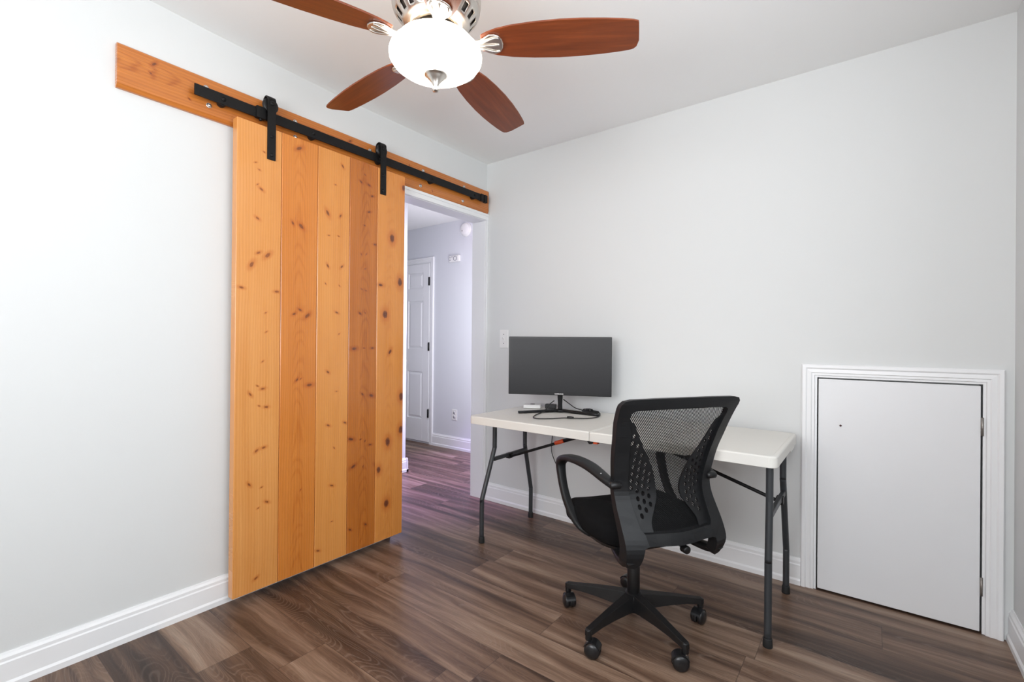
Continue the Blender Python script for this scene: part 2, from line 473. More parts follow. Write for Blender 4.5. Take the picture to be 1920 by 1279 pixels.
# right wall with window, rear wall with window
def wall_with_hole(name, axis, plane0, plane1, a0, a1, hole):
    bm = bmesh.new(); h0, h1, z0, z1 = hole
    for (p, q, r, s) in ((a0, h0, 0, HW), (h1, a1, 0, HW), (h0, h1, 0, z0), (h0, h1, z1, HW)):
        if axis == 'x': bx(bm, plane0, plane1, p, q, r, s)
        else: bx(bm, p, q, plane0, plane1, r, s)
    return struct(name, bm, 'wall')
wall_with_hole('wall_right', 'x', W, W + .12, YB, .12, (-2.6, -1.3, 0.9, 2.2))
wall_with_hole('wall_front', 'y', YB - .12, YB, -.0, W, (1.0, 2.5, 0.87, 2.22))
def window(name, axis, p, a0, a1, z0, z1, sgn):
    bm = bmesh.new(); t = .045
    for (q, r, s, u) in ((a0, a1, z0, z0 + t), (a0, a1, z1 - t, z1), (a0, a0 + t, z0 + t, z1 - t), (a1 - t, a1, z0 + t, z1 - t), (a0 + t, a1 - t, (z0 + z1) / 2 - .02, (z0 + z1) / 2 + .02)):
        if axis == 'x': bx(bm, p, p + sgn * .05, q, r, s, u)
        else: bx(bm, q, r, p, p + sgn * .05, s, u)
    f = struct(name, bm, 'trim', bevel=.003)
    bm = bmesh.new()
    if axis == 'x': bx(bm, p + sgn * .022, p + sgn * .026, a0 + t, a1 - t, z0 + t, z1 - t)
    else: bx(bm, a0 + t, a1 - t, p + sgn * .022, p + sgn * .026, z0 + t, z1 - t)
    obj('pane', bm, 'glass', f)
window('window_1', 'x', W + .04, -2.6, -1.3, .9, 2.2, 1)
window('window_2', 'y', YB - .04, 1.0, 2.5, .87, 2.22, -1)

# ceiling: slightly uneven plaster along the left wall
bm = bmesh.new()
ys = [YB, -3.2, -2.6, -2.03, -1.8, -1.6, -1.4, -1.26, -1.0, -.8, -.6, -.3, 0, .03]
zl = [2.475, 2.472, 2.466, 2.457, 2.446, 2.440, 2.434, 2.431, 2.430, 2.432, 2.435, 2.438, 2.44, 2.44]
xs = [-.03, .25, .7, 1.3, 2.0, W + .03]; fall = [1, .6, .2, 0, 0, 0]
g = [[bm.verts.new((x, y, H + (z - H) * f)) for x, f in zip(xs, fall)] for y, z in zip(ys, zl)]
for A, B in zip(g, g[1:]):
    for i in range(len(xs) - 1): bm.faces.new((A[i], A[i + 1], B[i + 1], B[i])).smooth = True
top = bx(bm, -.115, W + .12, YB - .12, .12, 2.48, 2.56)
struct('ceiling', bm, 'ceiling')

# hall beyond the doorway
bm = bmesh.new(); bx(bm, -3.3, 0, 1.0, 1.1, 0, 2.6)
bx(bm, -3.4, -3.3, -1.6, 1.1, 0, 2.6); bx(bm, -3.3, -WT, -1.7, -1.6, 0, 2.6)
struct('wall_hall', bm, 'hallwall')
bm = bmesh.new(); bx(bm, -3.3, -1.0, -1.6, .105, 0, 2.43); struct('wall_hall_corner', bm, 'hallwall')
bm = bmesh.new(); bx(bm, -3.4, -.05, -1.7, 1.1, 2.43, 2.495); struct('ceiling_hall', bm, 'ceiling')

# baseboards
BP = [(0, 0), (.020, 0), (.020, .020), (.015, .028), (.015, .088), (.012, .093), (.012, .104), (.006, .112), (.004, .118), (0, .118)]
def bb(name, axis, a0, a1, pl, sgn, m='trim', hs=1.0):
    bm = bmesh.new()
    poly = [(pl + sgn * d, h * hs) for d, h in BP]
    if axis == 'y': prism(bm, poly, 'y', a0, a1)        # runs along y, profile in xz
    else: prism(bm, poly, 'x', a0, a1)
    return struct(name, bm, m)
bb('baseboard_left', 'y', YB, OY0 - .06, 0, 1)
bb('baseboard_back', 'x', .02, 1.98, 0, -1, hs=1.06)
bb('baseboard_right', 'y', YB, 0, W, -1, hs=1.06)
bb('baseboard_front', 'x', .02, W - .02, YB, 1)
bb('baseboard_hall', 'x', -1.60, -WT, 1.0, -1, hs=1.13)
bm = bmesh.new()
prism(bm, [(-1.0 + d, h) for d, h in BP], 'y', -1.6, .125); prism(bm, [(.105 + d, h) for d, h in BP], 'x', -3.3, -.98)
struct('baseboard_hall_corner', bm, 'trim')

# doorway jamb and casing
bm = bmesh.new()
bx(bm, -WT - .005, .004, OY1, OY1 + .018, 0, OH); bx(bm, -WT - .005, .004, OY0 - .018, OY0, 0, OH)
bx(bm, -WT - .005, .004, OY0 - .018, OY1 + .018, OH, OH + .018)
bx(bm, .004, .018, OY1 + .003, -.001, 0, OH + .003); bx(bm, .004, .020, OY0 - .062, OY0 - .003, 0, OH + .003)
bx(bm, .004, .018, OY0 - .062, -.001, OH + .003, 2.070)
bx(bm, .018, .023, OY0 - .062, -.001, OH + .030, 2.070)
struct('trim_1', bm, 'trim', bevel=.002)

# low access door with casing
CP = [(0, 0), (.004, .0), (.004, .008), (.012, .011), (.012, .020), (.016, .024), (.014, .040), (.019, .046), (.019, .058), (.015, .062), (0, .062)]
def casing(name, x0, x1, ztop, y, wid=.062, sc=1.0, parent=None, sy=-1):
    """mitred casing around an opening x0..x1, top at ztop; profile list (depth, offset outward)"""
    bm = bmesh.new(); n = len(CP)
    def sect(fn): return [bm.verts.new(fn(d * 1.0, o * sc)) for d, o in CP]
    A = sect(lambda d, o: (x0 - o, y + sy * d, 0)); B = sect(lambda d, o: (x0 - o, y + sy * d, ztop + o))
    C_ = sect(lambda d, o: (x1 + o, y + sy * d, ztop + o)); D = sect(lambda d, o: (x1 + o, y + sy * d, 0))
    for P_, Q in ((A, B), (B, C_), (C_, D)):
        for i in range(n): bm.faces.new((P_[i], P_[(i + 1) % n], Q[(i + 1) % n], Q[i]))
    bm.faces.new(A); bm.faces.new(D)
    return struct(name, bm, 'trim')
casing('trim_2', HX0 + .001, HX1 - .001, HZ1, 0, sc=.97)
d1 = struct('door_1', box(2.0465, 2.5895, -.006, .012, .008, .9835), 'door', bevel=.0015)
for z in (.822, .188):
    bm = bmesh.new(); cyl(bm, (2.5935, -.009, z), .0045, -.036, .036, n=12); bx(bm, 2.5895, 2.5975, -.008, -.003, z - .034, z + .034)
    obj('hinge', bm, 'hinge', d1)
bm = bmesh.new(); cyl(bm, (2.132, -.0085, .774), .0045, 0, .003, axis='y', n=14); obj('knob_hole', bm, plain('dark_red_hole', (.05, .005, .008), .6), d1)

# ------------------------------------------------------------------ hall closet door
casing('trim_3', -2.115, -1.662, 2.018, 1.0, sc=.98)
def hall_door():
    x0, x1, z0, z1, yf = -2.112, -1.665, .022, 2.014, .985
    bm = bmesh.new()
    px0, px1 = -2.012, -1.766
    bx(bm, x0, px0, yf, 1.0, z0, z1); bx(bm, px1, x1, yf, 1.0, z0, z1)
    pan = [(.27, .80), (1.055, 1.60), (1.74, 1.915)]
    zs = [z0] + [v for p in pan for v in p] + [z1]
    for a, b in zip(zs[::2], zs[1::2]): bx(bm, px0, px1, yf, 1.0, a, b)
    for a, b in pan:
        bx(bm, px0, px1, yf + .010, 1.0, a, b)
        # raised field with sloping margins
        o1, o2 = .012, .035
        A = [bm.verts.new((x, yf + .010, z)) for x, z in ((px0 + o1, a + o1), (px1 - o1, a + o1), (px1 - o1, b - o1), (px0 + o1, b - o1))]
        B = [bm.verts.new((x, yf + .002, z)) for x, z in ((px0 + o2, a + o2), (px1 - o2, a + o2), (px1 - o2, b - o2), (px0 + o2, b - o2))]
        for i in range(4): bm.faces.new((A[i], A[(i + 1) % 4], B[(i + 1) % 4], B[i]))
        bm.faces.new(B)
    d = struct('door_2', bm, 'trim', bevel=.0012)
    for z in (1.81, 1.084, .341):
        bm = bmesh.new(); cyl(bm, (-1.6635, .981, z), .008, -.047, .047, n=12); bx(bm, -1.680, -1.6605, .9815, .986, z - .045, z + .045)
        obj('hinge', bm, 'blackmetal', d)
    bm = bmesh.new(); lathe(bm, [(0, .985), (.026, .985), (.026, .979), (.012, .973), (.011, .952), (.022, .944), (.027, .932), (.024, .920), (.012, .914), (0, .913)], (-2.058, 0, .912), 24, 'y')
    obj('door_knob', bm, 'nickel', d)
hall_door()
bm = bmesh.new(); lathe(bm, [(0, 1.0), (.072, 1.0), (.072, .988), (.064, .984), (.062, .968), (.050, .960), (.018, .957), (0, .957)], (-1.125, 0, 2.312), 40, 'y')
sd = tag(obj('smoke_detector', bm, 'plastic_white', bevel=.002), 'round white smoke detector high on the hall wall', 'smoke detector')
bm = bmesh.new(); cyl(bm, (-1.148, .9555, 2.296), .007, 0, .004, 'y', 16); obj('sensor_button', bm, plain('grey_button', (.35, .33, .34), .4), sd)
t = thing('wall_alarm', 'small white rectangular alarm unit on the hall wall beside the closet door', 'alarm', (-1.277, 1.0, 1.985))
obj('body', box(-1.350, -1.204, .968, 1.0, 1.987, 2.055), 'plastic_white', t, bevel=.006, seg=3)
bm = bmesh.new(); lathe(bm, [(.021, .967), (.025, .967), (.025, .964), (.021, .964), (.021, .967)], (-1.255, 0, 2.022), 28, 'y'); obj('speaker_ring', bm, plain('grey_print', (.22, .22, .26), .5), t)
for (x, z) in ((-1.33, 2.036), (-1.33, 2.008), (-1.30, 2.040)): obj('button', box(x - .006, x + .006, .964, .9685, z - .004, z + .004), plain('grey_mark', (.3, .3, .34), .5), t)
def outlet(name, label, cat, cx, y, z0, z1, w_, sgn=-1, kind='outlet'):
    t = thing(name, label, cat, (cx, y, z0))
    obj('cover_plate', box(cx - w_ / 2, cx + w_ / 2, y - .006, y, z0, z1), 'plastic_white', t, bevel=.003)
    zc = (z0 + z1) / 2; gm = plain('grey_slot', (.10, .10, .11), .6)
    if kind == 'outlet':
        for dz in (.022, -.022):
            o = bmesh.new(); cyl(o, (cx, y - .008, zc + dz), .016, 0, .003, 'y', 24)
            so = obj('socket', o, plain('socket_face', (.62, .62, .64), .4), t)
            b = bmesh.new(); bx(b, cx - .008, cx - .005, y - .009, y - .0075, zc + dz - .003, zc + dz + .007); bx(b, cx + .005, cx + .008, y - .009, y - .0075, zc + dz - .003, zc + dz + .007)
            cyl(b, (cx, y - .009, zc + dz - .009), .003, 0, .002, 'y', 10)
            obj('slot', b, gm, so)
    else:
        for dx in (0.0,):
            b = bmesh.new(); bx(b, cx + dx - .005, cx + dx + .005, y - .0075, y - .005, zc - .013, zc + .013)
            prism(b, [(y - .006, zc - .009), (y - .006, zc + .009), (y - .017, zc + .011), (y - .013, zc + .003)], 'x', cx + dx - .004, cx + dx + .004)
            s = obj('toggle', b, 'plastic_white', t)
            for dz in (.032, -.032):
                b = bmesh.new(); cyl(b, (cx + dx, y - .0072, zc + dz), .0032, 0, .002, 'y', 12); obj('screw', b, gm, t)
    return t
outlet('wall_outlet', 'white duplex wall outlet low on the hall wall', 'outlet', -1.272, 1.0, .306, .422, .074)
outlet('light_switch', 'white toggle light switch plate on the wall, partly behind the monitor', 'light switch', .172, 0, 1.100, 1.228, .076, kind='switch')

# ------------------------------------------------------------------ barn door hardware
hb = thing('header_board', 'long knotty orange pine header board mounted on the left wall above the doorway', 'board', (0, -1.07, 2.072))
hk = [(2.205 - 2.072, -2.02 + 1.07, 2), (2.165 - 2.072, -2.03 + 1.07, 1), (2.12 - 2.072, -1.90 + 1.07, 1), (2.10 - 2.072, -1.30 + 1.07, 1), (2.205 - 2.072, -1.155 + 1.07, 2),
      (2.095 - 2.072, -.56 + 1.07, 1), (2.15 - 2.072, -1.62 + 1.07, 2), (2.20 - 2.072, -.75 + 1.07, 1)]
m_head = pine('orange_pine_header', (0.62, 0.215, 0.040), (0.38, 0.100, 0.014), hk, 'y', yc=.10, cathedral=.7, seed=21)
bm = bmesh.new(); prism(bm, [(0, 2.072), (.012, 2.072), (.022, 2.086), (.022, 2.231), (.018, 2.235), (0, 2.235)], 'y', -2.132, -.008)
obj('board', bm, m_head, hb)
def bolt(y, z, x, r=.0105):
    b = bmesh.new()
    lathe(b, [(0, x), (r, x), (r, x + .002), (r * .72, x + .0025)], (0, y, z), 20, 'x')
    lathe(b, [(r * .66, x + .002), (r * .66, x + .007), (r * .55, x + .008), (0, x + .008)], (0, y, z), 6, 'x')
    return b
for y, z in ((-1.829, 2.122), (-1.456, 2.120), (-1.05, 2.110), (-.660, 2.101), (-.281, 2.100), (-1.84, 2.192), (-1.457, 2.194), (-1.03, 2.196), (-.64, 2.198), (-.27, 2.198)):
    obj('bolt', bolt(y, z, .022), 'chrome', hb)

tr = thing('sliding_track', 'flat black steel sliding track bolted across the orange header board', 'track', (.022, -.97, 2.133))
RZ0, RZ1 = 2.134, 2.179
obj('rail', box(.049, .056, -1.893, -.059, RZ0, RZ1), 'blackmetal', tr, bevel=.001)
for y in (-1.785, -1.380, -.985, -.590, -.195):
    bm = bmesh.new(); cyl(bm, (0, y, RZ0 + .012), .0165, .022, .049, 'x', 20, .002); obj('spacer', bm, 'blackmetal', tr)
    bm = bmesh.new(); lathe(bm, [(0, .056), (.009, .056), (.009, .0585), (0, .0592)], (0, y, RZ0 + .022), 16, 'x'); lathe(bm, [(.0055, .058), (.0055, .063), (0, .064)], (0, y, RZ0 + .022), 6, 'x'); obj('track_bolt', bm, 'blackmetal', tr)
for y0, y1 in ((-1.655, -1.615), (-.155, -.070)):
    bm = bmesh.new()
    if y0 < -1:
        bx(bm, .044, .068, y0, y1, RZ0 - .003, RZ1 + .004)
        cyl(bm, (.058, (y0 + y1) / 2, RZ0 - .012), .006, 0, .012, n=12)
    else:
        bx(bm, .044, .066, y0 + .02, y0 + .045, RZ0 - .003, RZ1 + .002); bx(bm, .044, .066, y0 + .055, y1, RZ0 - .006, RZ1 + .002); bx(bm, .044, .059, y0, y1, RZ0 - .001, RZ1)
    obj('end_stop', bm, 'blackmetal', tr, bevel=.0015)

# barn door
KN = {
 1: [(-1.666, 1.92, 1), (-1.65, 1.892, 1), (-1.657, 1.826, 1), (-1.641, 1.809, 2), (-1.656, 1.677, 2), (-1.65, 1.526, 2), (-1.61, 1.521, 3), (-1.678, 1.471, 3), (-1.72, 1.366, 2), (-1.568, 1.361, 2), (-1.616, 1.263, 1), (-1.613, 1.177, 1), (-1.63, 1.977, 1), (-1.628, 1.045, 1), (-1.649, .938, 1), (-1.626, .924, 2), (-1.679, .903, 2), (-1.641, .849, 1), (-1.609, .841, 2), (-1.65, .652, 2), (-1.619, .661, 2), (-1.68, .51, 2), (-1.627, .486, 1), (-1.603, .415, 2), (-1.641, .397, 1), (-1.647, .09, 2)],
 2: [(-1.469, 2.047, 3), (-1.496, 1.688, 2), (-1.456, 1.682, 3), (-1.486, 1.264, 2), (-1.42, 1.26, 3), (-1.457, 1.285, 2), (-1.469, .954, 2), (-1.406, .926, 3), (-1.451, .958, 1), (-1.445, .431, 1)],
 3: [(-1.238, 2.032, 2), (-1.278, 1.927, 1), (-1.319, 1.775, 3), (-1.248, 1.776, 2), (-1.312, 1.665, 1), (-1.258, 1.671, 1), (-1.316, 1.513, 2), (-1.238, 1.519, 2), (-1.327, 1.423, 1), (-1.25, 1.42, 1), (-1.264, 1.283, 2), (-1.25, 1.175, 1), (-1.31, .984, 2), (-1.261, .884, 1), (-1.305, .717, 2), (-1.211, .719, 2), (-1.271, .599, 1), (-1.283, .412, 2), (-1.281, .231, 1), (-1.354, .109, 2)],
 4: [(-1.105, 2.028, 1), (-1.129, 1.983, 2), (-1.078, 1.979, 2), (-1.058, 1.924, 2), (-1.077, 1.835, 2), (-1.105, 1.757, 1), (-1.036, 1.666, 2), (-1.123, 1.6, 1), (-1.092, 1.605, 1), (-1.098, 1.526, 1), (-1.119, 1.416, 1), (-1.092, 1.41, 1), (-1.127, 1.286, 2), (-1.096, 1.291, 1), (-1.162, 1.1, 3), (-1.1, 1.102, 1), (-1.048, 1.102, 2), (-1.107, .856, 2), (-1.052, .845, 3), (-1.176, .628, 3), (-1.116, .618, 1), (-1.089, .605, 1), (-1.057, .58, 2), (-1.159, .483, 3), (-1.099, .471, 1), (-1.012, .46, 3), (-1.081, .157, 2), (-1.176, .157, 2)],
 5: [(-.843, 2.026, 4), (-.922, 1.72, 5), (-.864, 1.48, 5), (-.997, 1.45, 3), (-.965, 1.289, 5), (-.929, 1.081, 3), (-.846, .822, 5), (-.847, .63, 5), (-.939, .576, 5), (-.999, .431, 4), (-.945, .233, 5), (-.841, .388, 1)]}
DB = Vector((.065, -1.29, .036))
bd = thing('barn_door', 'sliding barn door of five vertical knotty pine planks hanging before the doorway', 'door', DB)
seams = [-1.744, -1.550, -1.3725, -1.1945, -1.0215, -.832]
tones = [((.76, .350, .105), (.60, .215, .038)), ((.71, .258, .048), (.50, .140, .017)), ((.76, .330, .085), (.60, .210, .036)), ((.58, .190, .030), (.36, .095, .010)), ((.76, .315, .075), (.58, .190, .030))]
mats = []
for i in range(5):
    kk = [(y - DB.y, z - DB.z, s) for y, z, s in KN[i + 1]]
    yc = {1: -1.461, 3: -1.098, 4: -.935}.get(i, -1.3) - DB.y
    mats.append(pine('pine_board_%s' % ('pale', 'honey', 'light', 'red', 'knotty')[i], tones[i][0], tones[i][1], kk, 'z', yc=yc, cathedral=(0, .5, 0, .55, .35)[i], seed=3.1 * i + 1,
                     knotcol=((.17, .045, .010), (.13, .035, .009), (.13, .035, .009), (.085, .022, .008), (.085, .02, .008))[i]))
bm = bmesh.new()
for i in range(5):
    y0, y1 = seams[i] + .0009, seams[i + 1] - .0009
    c = .0022
    prism(bm, [(.045, y0), (.0853 - c, y0), (.0853, y0 + c), (.0853, y1 - c), (.0853 - c, y1), (.045, y1)], 'z', .036, 2.092, mi=i)
obj('door_panel', bm, mats, bd)
def hanger(y):
    # strap: flat bar up the door face, looping over the wheel to the back side
    wz = 2.203
    b = bmesh.new(); path = [(.0885, y, 1.950), (.0885, y, 2.19)]
    R_ = .0225; xc = .0885 - R_
    for k_ in range(0, 9):
        a = PI * k_ / 8
        path.append((xc + R_ * math.cos(a), y, wz + .012 + R_ * 1.0 * math.sin(a)))
    path.append((.0885 - 2 * R_, y, 2.155))
    hw = .0185; th = .003
    prev = None
    for i, p in enumerate(path):
        p = Vector(p); t_ = (Vector(path[min(i + 1, len(path) - 1)]) - Vector(path[max(i - 1, 0)])).normalized(); n_ = t_.cross(Vector((0, 1, 0)))
        ring = [b.verts.new(p + Vector((0, sy * hw, 0)) + n_ * sn * th) for sy, sn in ((-1, -1), (1, -1), (1, 1), (-1, 1))]
        if prev:
            for j in range(4): b.faces.new((prev[j], prev[(j + 1) % 4], ring[(j + 1) % 4], ring[j]))
        else: b.faces.new(ring)
        prev = ring
    b.faces.new(prev)
    h = obj('hanger_strap', b, 'blackmetal', bd, bevel=.001)
    b = bmesh.new(); lathe(b, [(0, -.008), (.030, -.008), (.0335, -.006), (.0335, -.004), (.0285, -.002), (.0285, .002), (.0335, .004), (.0335, .006), (.030, .008), (0, .008)], (.0655, y + .004, wz - .001), 40, 'x')
    # wheel rides behind the strap
    obj('wheel', b, 'blackplastic', h)
    b = bmesh.new(); lathe(b, [(.010, .0915), (.010, .0955), (.006, .0975), (0, .0978)], (0, y, wz), 16, 'x'); obj('axle_bolt', b, 'blackmetal', h)
    for z in (2.055, 1.972):
        b = bmesh.new(); lathe(b, [(.0085, .0915), (.0085, .0935), (.005, .0955), (0, .0957)], (0, y, z), 16, 'x'); obj('strap_bolt', b, 'blackmetal', h)
hanger(-1.600); hanger(-.989)

# ------------------------------------------------------------------ ceiling fan
FC = Vector((1.102, -1.559, 0)); FZ = 2.096
fan = thing('ceiling_fan', 'brushed nickel ceiling fan with five cherry wood blades and a lit glass bowl', 'ceiling fan', (FC.x, FC.y, H))
def fl(name, prof, mat, n=64, par=None, **k):
    bm = bmesh.new(); lathe(bm, prof, (FC.x, FC.y, 0), n); return obj(name, bm, mat, par or fan, **k)
fl('canopy', [(0, 2.44), (.085, 2.44), (.085, 2.425), (.075, 2.395), (.060, 2.372), (0, 2.372)], 'nickel')
fl('motor_housing', [(0, 2.375), (.062, 2.375), (.095, 2.3810), (.128, 2.3510), (.142, 2.3160), (.1445, 2.2710), (.1445, 2.2410), (.1425, 2.2360), (.1425, 2.2310), (.1395, 2.2260)], 'nickel')
# vented underside: a ring with slots, dark motor behind it
bm = bmesh.new()
N_ = 120; prof = [(0.1395, 2.2260), (0.1360, 2.2160), (0.1300, 2.2070), (0.1255, 2.2015), (0.1085, 2.1812), (0.1040, 2.1760), (0.0980, 2.1720), (0.0900, 2.1690), (0.0840, 2.1620), (0.0720, 2.1620), (0.0720, 2.1760)]
rings = lathe(bm, prof, (FC.x, FC.y, 0), N_)
kill = []
bm.faces.ensure_lookup_table()
for f in bm.faces:
    c = f.calc_center_median() - FC; r = math.hypot(c.x, c.y); a = (math.atan2(c.y, c.x) / (2 * PI) * 20) % 1
    if .110 < r < .1245 and a < .5: kill.append(f)
bmesh.ops.delete(bm, geom=kill, context='FACES_ONLY')
vr = obj('vent_ring', bm, 'nickel', fan); s = vr.modifiers.new('solid', 'SOLIDIFY'); s.thickness = .003; s.offset = 1
fl('motor', [(0, 2.2260), (.128, 2.2260), (.118, 2.2040), (.095, 2.1830), (0, 2.1830)], plain('dark_motor', (.05, .04, .035), .6))
fl('switch_housing', [(0, 2.1860), (.058, 2.1860), (.062, 2.1760), (.062, 2.1240), (.070, 2.1180), (.105, 2.1140), (.118, 2.1100), (.118, 2.1040), (0, 2.1040)], 'nickel')
fl('fitter_arm', [(.0, 2.1040), (.012, 2.1040), (.012, 2.0160), (0, 2.0160)], 'nickel', n=12)
# glass bowl
fl('light_bowl', [(.118, 2.1120), (.121, 2.1135), (.124, 2.1100), (.126, 2.1020), (.136, 2.0940), (.1465, 2.0840), (.1500, 2.0720), (.1485, 2.0600), (.139, 2.0460), (.120, 2.0320), (.095, 2.0210), (.065, 2.0130), (.035, 2.0100), (.0, 2.0090)], 'bowl')
fl('finial', [(0, 2.013), (0.0374, 2.0130), (0.0380, 2.0090), (0.0341, 2.0060), (0.0308, 2.0045), (0.0286, 2.0010), (0.0209, 1.9940), (0.0132, 1.9840), (0.0086, 1.9740), (0.0077, 1.9710), (0.0105, 1.9670), (0.0119, 1.9620), (0.0094, 1.9570), (0, 1.954)], 'nickel', n=40)
for a in range(3):
    an = a * 2 * PI / 3 + .4
    point('fan_bulb', (FC.x + .088 * math.cos(an), FC.y + .088 * math.sin(an), 2.142), 0.6, (1.0, .80, .58), .015)
BO = [(.150, .030), (.17, .040), (.20, .051), (.25, .061), (.32, .068), (.40, .0715), (.47, .0705), (.54, .066), (.59, .061), (.625, .056), (.640, .051), (.648, .042), (.652, .02)]
def blade(k_):
    a = math.radians(31.57 + 72 * k_)
    b = bmesh.new()
    up = [(u, v) for u, v in BO]; dn = [(u - (.006 if u > .64 else 0), -v) for u, v in reversed(BO)]
    prism(b, up + dn, 'z', -.003, .003)
    o = obj('blade', b, 'blade', fan, local=True, bevel=.0015)
    Rm = Matrix.Rotation(a, 4, 'Z') @ Matrix.Rotation(math.radians(-12), 4, 'X')
    o.matrix_local = Matrix.Translation((0, 0, FZ + .012 - H)) @ Rm
    # blade iron under the blade root
    b = bmesh.new()
    I = [(.075, .016), (.110, .014), (.132, .015), (.150, .020), (.165, .030), (.178, .037), (.195, .037), (.210, .030), (.218, .016), (.221, 0)]
    poly = [(u, v) for u, v in I] + [(u, -v) for u, v in reversed(I[:-1])]
    prism(b, poly, 'z', -.010, -.003)
    io = obj('blade_iron', b, 'nickel', o, local=True, bevel=.003, seg=3)
    b = bmesh.new()
    for v1, v0 in ((.026, .006), (0, 0), (-.026, -.006)):
        tube(b, [(.138, v0, -.0095), (.165, v0 + (v1 - v0) * .5, -.012), (.193, v1, -.0125), (.208, v1 * .95, -.010)], .0034, 8, sub=4)
    obj('iron_rib', b, 'nickel', io, local=True)
    b = bmesh.new(); sweep(b, [(.07, 0, .04), (.085, 0, .012), (.105, 0, -.006), (.14, 0, -.007)], (0, 1, 0), [.016, .016, .015, .015], [.004] * 4, n=8, sub=4)
    obj('iron_neck', b, 'nickel', io, local=True)
for k_ in range(5): blade(k_)

# ------------------------------------------------------------------ folding table
TX0, TX1, TY0, TY1, TZ = .432, 1.966, -.652, -.050, .725
tb = thing('folding_table', 'white plastic folding table with grey tube legs against the back wall', 'table', ((TX0 + TX1) / 2, (TY0 + TY1) / 2, 0))
XS = 1.192
def top_half(x0, x1, rl, rr):
    b = bmesh.new(); poly = []
    def corner(cx, cy, r, a0):
        for i in range(7):
            a = math.radians(a0 + 15 * i); poly.append((cx + r * math.cos(a), cy + r * math.sin(a)))
    for (cx, cy, r, a0) in ((x1 - rr, TY1 - rr, rr, 0), (x0 + rl, TY1 - rl, rl, 90), (x0 + rl, TY0 + rl, rl, 180), (x1 - rr, TY0 + rr, rr, 270)): corner(cx, cy, r, a0)
    n = len(poly); cx = (x0 + x1) / 2; cy = (TY0 + TY1) / 2
    lev = [(TZ - .044, .004), (TZ - .044, 0.0), (TZ - .006, 0.0), (TZ - .002, .002), (TZ, .006), (TZ, .016), (TZ - .0012, .019)]
    rings = []
    for z, ins in lev:
        ring = []
        for (x, y) in poly:
            dx = (1 if x > cx else -1); dy = (1 if y > cy else -1)
            ring.append(b.verts.new((x - dx * ins * (.6 if (dx > 0 and rr < .01) or (dx < 0 and rl < .01) else 1), y - dy * ins, z)))
        rings.append(ring)
    for A, B in zip(rings, rings[1:]):
        for i in range(n): b.faces.new((A[i], A[(i + 1) % n], B[(i + 1) % n], B[i]))
    b.faces.new(rings[-1])
    # underside: inner skirt wall then recessed bottom
    inn = [b.verts.new((x - (1 if x > cx else -1) * .016, y - (1 if y > cy else -1) * .016, TZ - .044)) for x, y in poly]
    inn2 = [b.verts.new((v.co.x, v.co.y, TZ - .022)) for v in inn]
    for A, B in ((rings[0], inn), (inn, inn2)):
        for i in range(n): b.faces.new((A[i], A[(i + 1) % n], B[(i + 1) % n], B[i]))
    b.faces.new(inn2)
    return b
obj('tabletop_panel', top_half(TX0, XS, .030, .004), 'tabletop', tb, bevel=.0015)
obj('tabletop_panel', top_half(XS + .0015, TX1, .004, .030), 'tabletop', tb, bevel=.0015)
def tleg(x, yt, yb_, zt, zb, xt=None):
    b = bmesh.new(); xt = x if xt is None else xt
    tube(b, [(xt, yt, TZ - .030), (xt, yt, zt + .04), (xt + (x - xt) * .08, yt + (yb_ - yt) * .08, zt), (x - (x - xt) * .08, yb_ - (yb_ - yt) * .08, zb), (x, yb_, zb - .04), (x, yb_, .02)], .0132, 16, sub=5)
    l = obj('leg', b, 'greytube', tb)
    b = bmesh.new(); lathe(b, [(0, 0), (.0165, 0), (.0172, .004), (.0160, .030), (.0145, .034), (0, .034)], (x, yb_, 0), 20); obj('rubber_foot', b, 'rubber', l)
tleg(.483, -.478, -.588, .50, .265); tleg(.478, -.165, -.094, .46, .215)
tleg(1.935, -.600, -.618, .52, .33); tleg(1.935, -.250, -.132, .52, .23)
for x, y0, y1, z in ((.483, -.485, -.160, .455), (1.935, -.600, -.240, .485)):
    obj('crossbar', box(x - .009, x + .009, y0, y1, z - .011, z + .011), 'greytube', tb, bevel=.003)
    b = bmesh.new(); tube(b, [(x, y0 + .0, TZ - .030), (x, y1, TZ - .030)], .0125, 12); obj('pivot_bar', b, 'greytube', tb)
for (x, z, s) in ((.483, .445, 1), (1.935, .475, -1)):
    yb = -.335; xe = XS - s * .05
    b = bmesh.new(); tube(b, [(x, yb, z), (x + s * .02, yb, z + .003), (xe, yb, TZ - .034)], .0078, 12)
    br = obj('brace', b, 'blackmetal', tb)
    d = (Vector((xe, yb, TZ - .034)) - Vector((x, yb, z)))
    p0 = Vector((x, yb, z)) + d * .50; p1 = Vector((x, yb, z)) + d * .585
    if s > 0:
        b = bmesh.new(); tube(b, [p0, p1], .0115, 14); obj('brace_sleeve', b, 'orange', br)
    b = bmesh.new(); tube(b, [p1, Vector((x, yb, z)) + d * 1.0], .0105, 14); obj('brace_tube', b, 'blackmetal', br)
    b = bmesh.new(); bx(b, x - .014, x + .014, yb - .018, yb + .018, z - .012, z + .020); obj('brace_bracket', b, 'blackmetal', br, bevel=.003)
for y in (TY0 + .030, -.2):
    b = bmesh.new(); prism(b, [(XS - .018, TZ - .044), (XS + .018, TZ - .044), (XS + .010, TZ - .058), (XS - .006, TZ - .060)], 'y', y - .02, y + .02); fh = obj('fold_latch', b, 'blackmetal', tb, bevel=.002)
    obj('latch_tab', box(XS + .012, XS + .034, y - .012, y + .012, TZ - .058, TZ - .044), 'orange', fh, bevel=.002)
bm = bmesh.new(); bx(bm, TX1 - .022, TX1 - .002, -.24, -.12, TZ - .058, TZ - .040); obj('end_lip', bm, 'tabletop', tb, bevel=.004)

